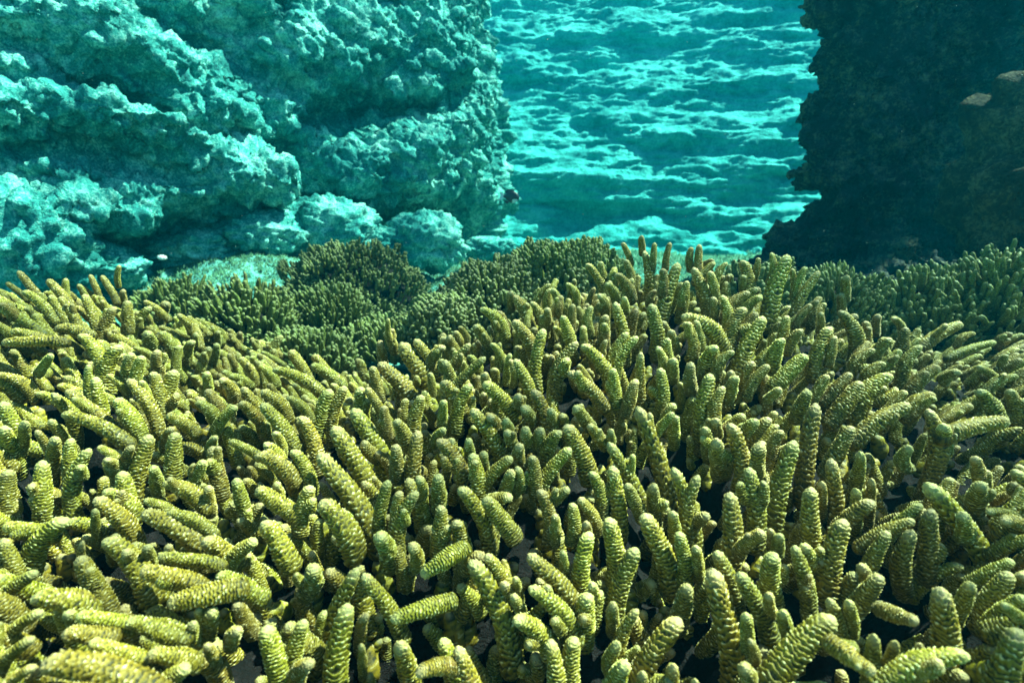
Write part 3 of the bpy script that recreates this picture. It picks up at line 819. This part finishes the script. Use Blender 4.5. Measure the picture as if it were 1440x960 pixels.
def cliff(name, plan, z0, z1, ns, nz, lean, feats, big, mat, seed=1, aniso=(1, 1, 1), shelf=.8, tops=None, smap=None):
    """A rock face following a plan line. big = ((frequency, amplitude, billow), ...) in metres; feats are bulges placed where they stand."""
    c, s = spline(plan, ns, smap)
    tan = np.gradient(c, axis=0)
    tan /= np.linalg.norm(tan, axis=1, keepdims=True)
    nrm = np.stack([tan[:, 1], -tan[:, 0]], 1)
    tt = np.linspace(0, 1, nz)
    nface = int(nz * .88)
    z = np.interp(np.arange(nz), [0, nface, nz - 1], [z0, z1, z1 + .05])
    back = np.interp(np.arange(nz), [0, nface, nz - 1], [0, 0, -shelf])
    S, Z = np.meshgrid(s, z, indexing='ij')
    sn = s / s[-1]
    base = np.zeros((ns, nz, 3))
    lean_v = np.array([[lean(a, b) for a in z] for b in sn]) + back[None]
    base[..., :2] = c[:, None, :] + nrm[:, None, :] * lean_v[:, :, None]
    hs = np.ones(ns) if tops is None else np.interp(sn, *tops)
    base[..., 2] = z0 + (z - z0)[None, :] * hs[:, None]
    N3 = np.concatenate([nrm, np.zeros((ns, 1))], 1)[:, None, :]
    out = np.zeros((ns, nz))
    bpx, bpy, bd = proj(base)
    bpx = np.where(bd > .1, bpx, 1e6)
    for fx, fy, rxp, ryp, rot, amp, pw in feats:
        k = np.argmin((bpx - fx) ** 2 + (bpy - fy) ** 2)
        i, j = np.unravel_index(k, bpx.shape)
        sc = bd[i, j] / F
        ca, sa = math.cos(math.radians(rot)), math.sin(math.radians(rot))
        ds, dz = (S - s[i]) / (sc * 1.15), (Z - z[j]) / sc
        a = (ds * ca + dz * sa) / rxp
        b = (-ds * sa + dz * ca) / ryp
        out += amp * np.exp(-(a * a + b * b) ** pw)
    p = base + N3 * out[..., None]
    an = np.array(aniso)
    for o, (fr, am, bi) in enumerate(big[:2]):
        dsp = am * fbm(p * an * fr + seed * 5.7 + o * 3, 3, seed + o * 7, .5, bi)
        p = p + N3 * dsp[..., None]
    nn = grid_normals(p)
    sg = np.sign((nn * N3).sum(-1, keepdims=True).mean())
    nn = nn * sg
    for o, (fr, am, bi) in enumerate(big[2:]):
        dsp = am * fbm(p * an * fr + seed * 2.9 + o * 3, 4, seed + 50 + o * 7, .58, bi)
        p = p + nn * dsp[..., None]
        if o == 0:
            nn = grid_normals(p) * sg
    f = grid_faces(ns, nz)
    me = mesh_from(name, p.reshape(-1, 3), f)
    return link(name, me, mat), p

def L_lean(z, s):
    k = .78 - .70 * min(max((s - .35) / .30, 0), 1)
    return -k * max(z - .12, 0) - .30 * max(.14 - z, 0)

# bulges and clefts of the left cliff: px, py, rx, ry (px), rotation, amplitude (m), power
LF = [
 (100,60,150,45,-20,.16,1.2),(60,150,130,45,-5,.12,1.2),(250,120,160,60,-25,.10,1.2),(40,320,60,60,0,.10,1.4),
 (330,235,120,40,-8,.20,1.3),(250,290,170,55,0,.10,1.2),(560,228,105,62,20,.22,2.0),(640,120,90,120,10,.08,1.2),(470,60,150,60,-20,.08,1.2),
 (480,150,60,14,35,-.16,1.0),(560,155,95,18,20,-.28,1.0),(420,235,22,60,20,-.30,1.0),(400,300,60,12,25,-.08,1.0),
 (120,220,120,28,-5,-.14,1.0),(60,250,90,30,0,-.10,1.0),(560,325,190,36,0,-.26,1.4),(230,345,220,26,-5,-.14,1.3),(650,300,80,50,0,-.16,1.2),
 (180,150,110,14,-25,-.07,1.0),(300,70,120,14,-25,-.06,1.0),(700,190,30,130,0,.10,1.2),(330,170,70,24,-10,.07,1.2),(150,250,60,22,0,.07,1.1)]
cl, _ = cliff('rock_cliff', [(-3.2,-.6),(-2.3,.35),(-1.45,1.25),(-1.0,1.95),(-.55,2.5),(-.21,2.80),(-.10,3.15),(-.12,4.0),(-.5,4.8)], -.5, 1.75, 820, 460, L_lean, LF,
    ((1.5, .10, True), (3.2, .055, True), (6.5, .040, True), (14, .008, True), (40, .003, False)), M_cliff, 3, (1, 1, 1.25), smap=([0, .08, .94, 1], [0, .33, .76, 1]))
thing(cl, 'pale algae-covered rock cliff rising on the left, sunlit bulges over shaded hollows', 'cliff')
cl['kind'] = 'structure'

def F_lean(z, s):
    return -.72 * z
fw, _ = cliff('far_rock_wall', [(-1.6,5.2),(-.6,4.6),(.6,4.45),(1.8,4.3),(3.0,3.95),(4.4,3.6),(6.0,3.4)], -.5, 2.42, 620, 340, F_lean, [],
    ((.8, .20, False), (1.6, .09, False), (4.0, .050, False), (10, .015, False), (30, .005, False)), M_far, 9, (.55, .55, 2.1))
thing(fw, 'distant ledged rock wall seen through blue-green water between the two nearer rock faces', 'cliff')
fw['kind'] = 'structure'

def R_lean(z, s):
    k = .05 - .43 * min(max((s - .545) / .03, 0), 1)
    return k * z - .35 * max(.02 - z, 0) * 0 + (.9 * max(-.02 - z, 0))
RF = [(1105,30,60,50,0,.05,1.4),(1415,60,40,130,-12,.20,1.8),(1335,215,50,30,35,.16,1.6),(1250,300,90,30,15,.14,1.4),(1130,130,40,34,0,-.05,1.2),(1110,238,60,36,0,.09,1.5),(1120,348,60,30,0,.07,1.3),(1130,275,40,18,0,-.08,1.4),(1110,312,50,20,0,.04,1.4)]
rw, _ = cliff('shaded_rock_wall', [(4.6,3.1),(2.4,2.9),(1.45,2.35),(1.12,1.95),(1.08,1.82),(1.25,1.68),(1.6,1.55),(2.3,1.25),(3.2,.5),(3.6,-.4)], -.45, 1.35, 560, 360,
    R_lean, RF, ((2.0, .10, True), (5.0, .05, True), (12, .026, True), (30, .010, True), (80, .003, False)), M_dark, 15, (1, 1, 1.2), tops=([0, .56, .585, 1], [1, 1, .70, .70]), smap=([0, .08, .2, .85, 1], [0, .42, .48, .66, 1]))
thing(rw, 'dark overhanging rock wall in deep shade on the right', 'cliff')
rw['kind'] = 'structure'

# ------------------------------------------------------------------ seabed
gx = np.linspace(-4.5, 5.5, 620); gy = np.concatenate([np.linspace(-3, .9, 40)[:-1], np.linspace(.9, 5.6, 420)])
SX, SY = np.meshgrid(gx, gy, indexing='ij')
q = np.stack([SX, SY, 0 * SX], -1)
sz = -.36 + .10 * np.clip((SY - 1.2) / 1.5, 0, 1) + .05 * fbm(q * 1.7, 3, 60) + .02 * fbm(q * 6, 4, 61, .55, True) + .012 * fbm(q * 15, 3, 64, .6, True) + .006 * fbm(q * 30, 3, 62)
sz += .20 * np.exp(-(((SX + 1.0) / .6) ** 2 + ((SY - 1.95) / .40) ** 2))          # the pale slope under the left cliff
sz += .12 * np.exp(-(((SX - 1.2) / .5) ** 2 + ((SY - 1.75) / .35) ** 2))
sz = np.where(SY < .9, np.minimum(sz, -.44), sz)
q[..., 2] = sz
sea = link('seabed', mesh_from('seabed', q.reshape(-1, 3), grid_faces(len(gx), len(gy))), M_sea)
thing(sea, 'turf-covered seabed running from the corals to the foot of the cliffs', 'seabed', kind='structure')

def seabed_z(x, y):
    i = int(np.clip(np.searchsorted(gx, x), 0, len(gx) - 1)); j = int(np.clip(np.searchsorted(gy, y), 0, len(gy) - 1))
    return sz[i, j]

# ------------------------------------------------------------------ boulders at the foot of the cliff
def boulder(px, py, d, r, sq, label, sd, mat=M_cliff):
    nu, nv = 110, 60
    T, Q = np.meshgrid(np.linspace(0, 2 * np.pi, nu, endpoint=False), np.linspace(-np.pi / 2, np.pi / 2, nv), indexing='ij')
    s = np.stack([np.cos(T) * np.cos(Q), np.sin(T) * np.cos(Q), np.sin(Q)], -1)
    k = 1 + .22 * fbm(s * 1.4 + sd, 3, sd) + .13 * fbm(s * 3.4 + sd, 4, sd + 2, .55, True) + .035 * fbm(s * 14 + sd, 3, sd + 4)
    v = s * np.array([r, r * .8, r * sq]) * k[..., None]
    o = link('boulder', mesh_from('boulder', v.reshape(-1, 3), grid_faces(nu, nv, True)), mat, loc=P(px, py, d))
    thing(o, label, 'boulder', 'boulders along the foot of the left cliff')
    return o
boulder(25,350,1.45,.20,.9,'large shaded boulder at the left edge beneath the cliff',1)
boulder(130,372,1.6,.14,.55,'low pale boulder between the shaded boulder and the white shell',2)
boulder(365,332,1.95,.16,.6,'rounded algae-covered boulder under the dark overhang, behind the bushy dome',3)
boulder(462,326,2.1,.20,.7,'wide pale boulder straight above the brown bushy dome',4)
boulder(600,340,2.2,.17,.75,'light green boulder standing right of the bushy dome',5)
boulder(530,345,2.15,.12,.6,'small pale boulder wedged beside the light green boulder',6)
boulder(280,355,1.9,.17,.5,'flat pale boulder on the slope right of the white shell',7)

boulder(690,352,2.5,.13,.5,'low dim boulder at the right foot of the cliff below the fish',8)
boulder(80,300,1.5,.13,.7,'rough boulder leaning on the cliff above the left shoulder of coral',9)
ou = boulder(1545,270,1.2,.29,1.0,'brown rock outcrop with sunlit rim at the upper right edge',11,M_outcrop)
del ou['group']; ou['category'] = 'rock'; ou.name = 'rock_outcrop'
# white shell
nu, nv = 40, 20
T, Q = np.meshgrid(np.linspace(0, 2 * np.pi, nu, endpoint=False), np.linspace(-np.pi / 2, np.pi / 2, nv), indexing='ij')
s = np.stack([np.cos(T) * np.cos(Q), np.sin(T) * np.cos(Q), np.sin(Q)], -1)
v = s * np.array([.012, .009, .006]) * (1 + .1 * np.cos(T * 9)[..., None] * np.cos(Q)[..., None])
m_shell, nt, N, L, b = new_mat('white_shell')
b.inputs['Base Color'].default_value = (.85, .84, .78, 1)
tn = tex_noise(N, 120, 3)
rp = ramp(N, [(.3, (.6, .6, .52)), (.7, (.88, .86, .8))])
L.new(tn.outputs['Fac'], rp.inputs[0]); L.new(rp.outputs[0], b.inputs['Base Color'])
sh = link('shell', mesh_from('shell', v.reshape(-1, 3), grid_faces(nu, nv, True)), m_shell, loc=P(228, 362, 1.45))
sh.rotation_euler = (math.radians(30), .2, .3)
thing(sh, 'small white shell lying on the pale seabed slope', 'shell')

# ------------------------------------------------------------------ green algae meadow and turf tufts on the seabed
def tufts(name, label, n, xr, yr, hgt, wid, mat, sd, cond=None, cat='algae'):
    rg = np.random.default_rng(sd)
    x = rg.uniform(*xr, n); y = rg.uniform(*yr, n)
    if cond is not None:
        k = cond(x, y); x, y = x[k], y[k]
    n = len(x)
    ii = np.clip(np.searchsorted(gx, x), 0, len(gx) - 1); jj = np.clip(np.searchsorted(gy, y), 0, len(gy) - 1)
    z = sz[ii, jj] - .003
    a = rg.uniform(0, 2 * np.pi, n)
    h = hgt * rg.uniform(.5, 1.3, n); w = wid * rg.uniform(.7, 1.3, n)
    lx, ly = rg.normal(0, .35, n) * h, rg.normal(0, .35, n) * h
    V = np.empty((n, 4, 3))
    for k in range(3):
        ak = a + k * 2.094
        V[:, k] = np.stack([x + w * np.cos(ak), y + w * np.sin(ak), z], 1)
    V[:, 3] = np.stack([x + lx, y + ly, z + h], 1)
    idx = np.arange(n)[:, None] * 4
    Fc = np.concatenate([idx + np.array([[0, 1, 3]]), idx + np.array([[1, 2, 3]]), idx + np.array([[2, 0, 3]])])
    al = np.tile(np.array([0, 0, 0, .8]), n)
    me = mesh_from(name, V.reshape(-1, 3), Fc, {'relief': np.repeat(rg.uniform(.2, .8, n), 4), 'along': al + .15})
    o = link(name, me, mat)
    thing(o, label, cat, kind='stuff')
M_turf = coral_material('green_turf_algae', (.012, .05, .025), (.035, .13, .06), (.12, .26, .12), (.15, .3, .14), spread=0)
tufts('algae_meadow', 'short green algae meadow in the valley behind the corals', 150000, (-1.3, 1.9), (1.25, 3.0), .012, .0026, M_turf, 5)
tufts('far_algae_meadow', 'fine algae turf on the far seabed at the foot of the walls', 40000, (-1.0, 3.2), (2.9, 4.6), .03, .006, M_turf, 6)

# ------------------------------------------------------------------ the fish
def fish(loc, length, yaw):
    m_dark, nt, N, L, b = new_mat('dark_fish_skin')
    tn = tex_noise(N, 300, 2)
    rp = ramp(N, [(.3, (.008, .008, .014)), (.7, (.03, .03, .045))])
    L.new(tn.outputs['Fac'], rp.inputs[0]); L.new(rp.outputs[0], b.inputs['Base Color'])
    b.inputs['Roughness'].default_value = .4
    m_pale, nt, N, L, b2 = new_mat('pale_fish_skin')
    tn = tex_noise(N, 300, 2)
    rp = ramp(N, [(.3, (.5, .55, .55)), (.7, (.75, .8, .78))])
    L.new(tn.outputs['Fac'], rp.inputs[0]); L.new(rp.outputs[0], b2.inputs['Base Color'])
    e = bpy.data.objects.new('fish', None)
    COL.objects.link(e)
    e.location = loc
    e.rotation_euler = (0, math.radians(6), yaw)
    thing(e, 'small dark fish with pale tail and chin swimming beside the cliff edge', 'fish')
    nu, nv = 32, 40
    t = np.linspace(0, 1, nv)
    prof = np.interp(t, [0, .04, .15, .35, .55, .75, .88, 1], [0.01, .09, .19, .255, .24, .15, .075, .06])
    wdt = prof * np.interp(t, [0, .3, 1], [.55, .42, .25])
    A, T = np.meshgrid(np.linspace(0, 2 * np.pi, nu, endpoint=False), np.arange(nv), indexing='ij')
    v = np.stack([.42 - t[T] * .72, wdt[T] * np.sin(A), prof[T] * np.cos(A) + .01 * np.sin(t[T] * 3)], -1) * length
    me = mesh_from('fish_body', v.reshape(-1, 3), grid_faces(nu, nv, True))
    me.materials.append(m_dark); me.materials.append(m_pale)
    for pl in me.polygons:
        c = pl.center / length
        if (c.x > .15 and c.z < -.07 and c.x < .36):
            pl.material_index = 1
    link('body', me, None, e)
    def fin(name, poly, mat, th=.012, y=0, tilt=0):
        n = len(poly)
        V = []
        for sgn in (-1, 1):
            for (a, c, k) in poly:
                V.append((a * length, (y + sgn * th * k + tilt * abs(c)) * length, c * length))
        me = bpy.data.meshes.new(name)
        fs = [list(range(n))[::-1], [n + i for i in range(n)]] + [[i, (i + 1) % n, n + (i + 1) % n, n + i] for i in range(n)]
        me.from_pydata(V, [], fs)
        me.materials.append(mat)
        return link(name, me, None, e)
    fin('dorsal_fin', [(.2, .2, 1), (.12, .31, .3), (-.02, .33, .3), (-.15, .30, .3), (-.24, .2, .3), (-.2, .12, 1), (0, .2, 1)], m_dark)
    fin('anal_fin', [(.0, -.2, 1), (-.08, -.3, .3), (-.2, -.25, .3), (-.24, -.12, 1)], m_dark)
    fin('tail_fin', [(-.26, .05, 1), (-.36, .13, .5), (-.5, .2, .2), (-.45, .06, .3), (-.43, 0, .3), (-.45, -.06, .3), (-.5, -.2, .2), (-.36, -.13, .5), (-.26, -.05, 1)], m_pale)
    for sgn in (-1, 1):
        fin('pectoral_fin', [(.16, -.02, 1), (.06, .02, .4), (-.02, -.08, .3), (.06, -.12, .4)], m_dark, .006, sgn * .1)
        iu, iv = 16, 10
        T2, Q2 = np.meshgrid(np.linspace(0, 2 * np.pi, iu, endpoint=False), np.linspace(-np.pi / 2, np.pi / 2, iv), indexing='ij')
        ev = np.stack([np.cos(T2) * np.cos(Q2), np.sin(Q2) * .5, np.sin(T2) * np.cos(Q2)], -1) * .022 * length + np.array([.32, sgn * .062, .045]) * length
        link('eye', mesh_from('fish_eye', ev.reshape(-1, 3), grid_faces(iu, iv, True)), m_pale, e)
fish(P(717, 277, 1.75), .078, math.radians(-14))

# ------------------------------------------------------------------ drifting specks
rg = np.random.default_rng(77)
V, Fc = [], []
octa = np.array([(1,0,0),(-1,0,0),(0,1,0),(0,-1,0),(0,0,1),(0,0,-1)], float)
of = np.array([(0,2,4),(2,1,4),(1,3,4),(3,0,4),(2,0,5),(1,2,5),(3,1,5),(0,3,5)])
for k in range(420):
    y = rg.uniform(.7, 3.4)
    c = np.array([rg.uniform(-1.1, 1.1) * y, y, rg.uniform(-.1, .5) * y])
    V.append(c + octa * rg.uniform(.3, .8) * 1e-3 * rg.uniform(.6, 1.4, (6, 3)) * (.6 + .4 * y)); Fc.append(of + 6 * k)
m_sp, nt, N, L, b = new_mat('drifting_silt')
tn = tex_noise(N, 50, 2); rp = ramp(N, [(.3, (.35, .38, .32)), (.7, (.7, .7, .6))])
L.new(tn.outputs['Fac'], rp.inputs[0]); L.new(rp.outputs[0], b.inputs['Base Color'])
thing(link('drifting_particles', mesh_from('drifting_particles', np.vstack(V), np.vstack(Fc)), m_sp), 'tiny pale specks of silt drifting in the open water', 'particles', kind='stuff')

# ------------------------------------------------------------------ the water itself
m, nt, N, L, b = new_mat('sea_water')
N.remove(b)
vol = N.new('ShaderNodeVolumePrincipled')
vol.inputs['Color'].default_value = WATER_COLOR
vol.inputs['Density'].default_value = WATER_DENSITY
vol.inputs['Absorption Color'].default_value = (0.20, 0.93, 0.955, 1)
vol.inputs['Anisotropy'].default_value = 0.2
L.new(vol.outputs[0], N['Material Output'].inputs['Volume'])
x0, x1, y0, y1, z0, z1 = -7, 8, -5, 8, -2.2, 2.62
V = [(x0,y0,z0),(x1,y0,z0),(x1,y1,z0),(x0,y1,z0),(x0,y0,z1),(x1,y0,z1),(x1,y1,z1),(x0,y1,z1)]
me = bpy.data.meshes.new('haze')
me.from_pydata(V, [], [(3,2,1,0),(4,5,6,7),(0,1,5,4),(1,2,6,5),(2,3,7,6),(3,0,4,7)])
hz = link('haze', me, m)
thing(hz, 'blue-green sea water filling the whole scene', 'water', kind='stuff')

# ------------------------------------------------------------------ unseen sea-surface sheet, added above the water to dapple the sunlight
m, nt, N, L, b = new_mat('caustic_tint_pattern')
N.remove(b)
geo = N.new('ShaderNodeNewGeometry')
wn1 = tex_noise(N, 2.2, 3, .5)
L.new(geo.outputs['Position'], wn1.inputs['Vector'])
vm = N.new('ShaderNodeVectorMath'); vm.operation = 'MULTIPLY_ADD'
L.new(wn1.outputs['Color'], vm.inputs[0]); vm.inputs[1].default_value = (.35, .35, .0); L.new(geo.outputs['Position'], vm.inputs[2])
v1 = N.new('ShaderNodeTexVoronoi'); v1.feature = 'SMOOTH_F1'; v1.inputs['Scale'].default_value = 6.5; v1.inputs['Smoothness'].default_value = .25
L.new(vm.outputs[0], v1.inputs['Vector'])
rp = ramp(N, [(0.12, (.36, .36, .36)), (0.36, (.68, .68, .68)), (0.62, (1, 1, 1))])  # tint pattern imitates caustics: bright and dim patches in the transmitted sun
L.new(v1.outputs['Distance'], rp.inputs[0])
tb = N.new('ShaderNodeBsdfTransparent')
L.new(rp.outputs[0], tb.inputs['Color'])
L.new(tb.outputs[0], N['Material Output'].inputs['Surface'])
sx_ = np.linspace(-7.5, 8.5, 160); sy_ = np.linspace(-5.5, 8.5, 140)
WX, WY = np.meshgrid(sx_, sy_, indexing='ij')
wz = np.stack([WX, WY, 0 * WX], -1)
wz[..., 2] = 2.75 + .03 * fbm(wz * 2.1, 3, 90)
ws = link('sea_surface_dapple_sheet', mesh_from('sea_surface_dapple_sheet', wz.reshape(-1, 3), grid_faces(len(sx_), len(sy_))), m)
thing(ws, 'unseen sea-surface sheet overhead, added to dapple the sunlight', 'water surface', kind='structure')
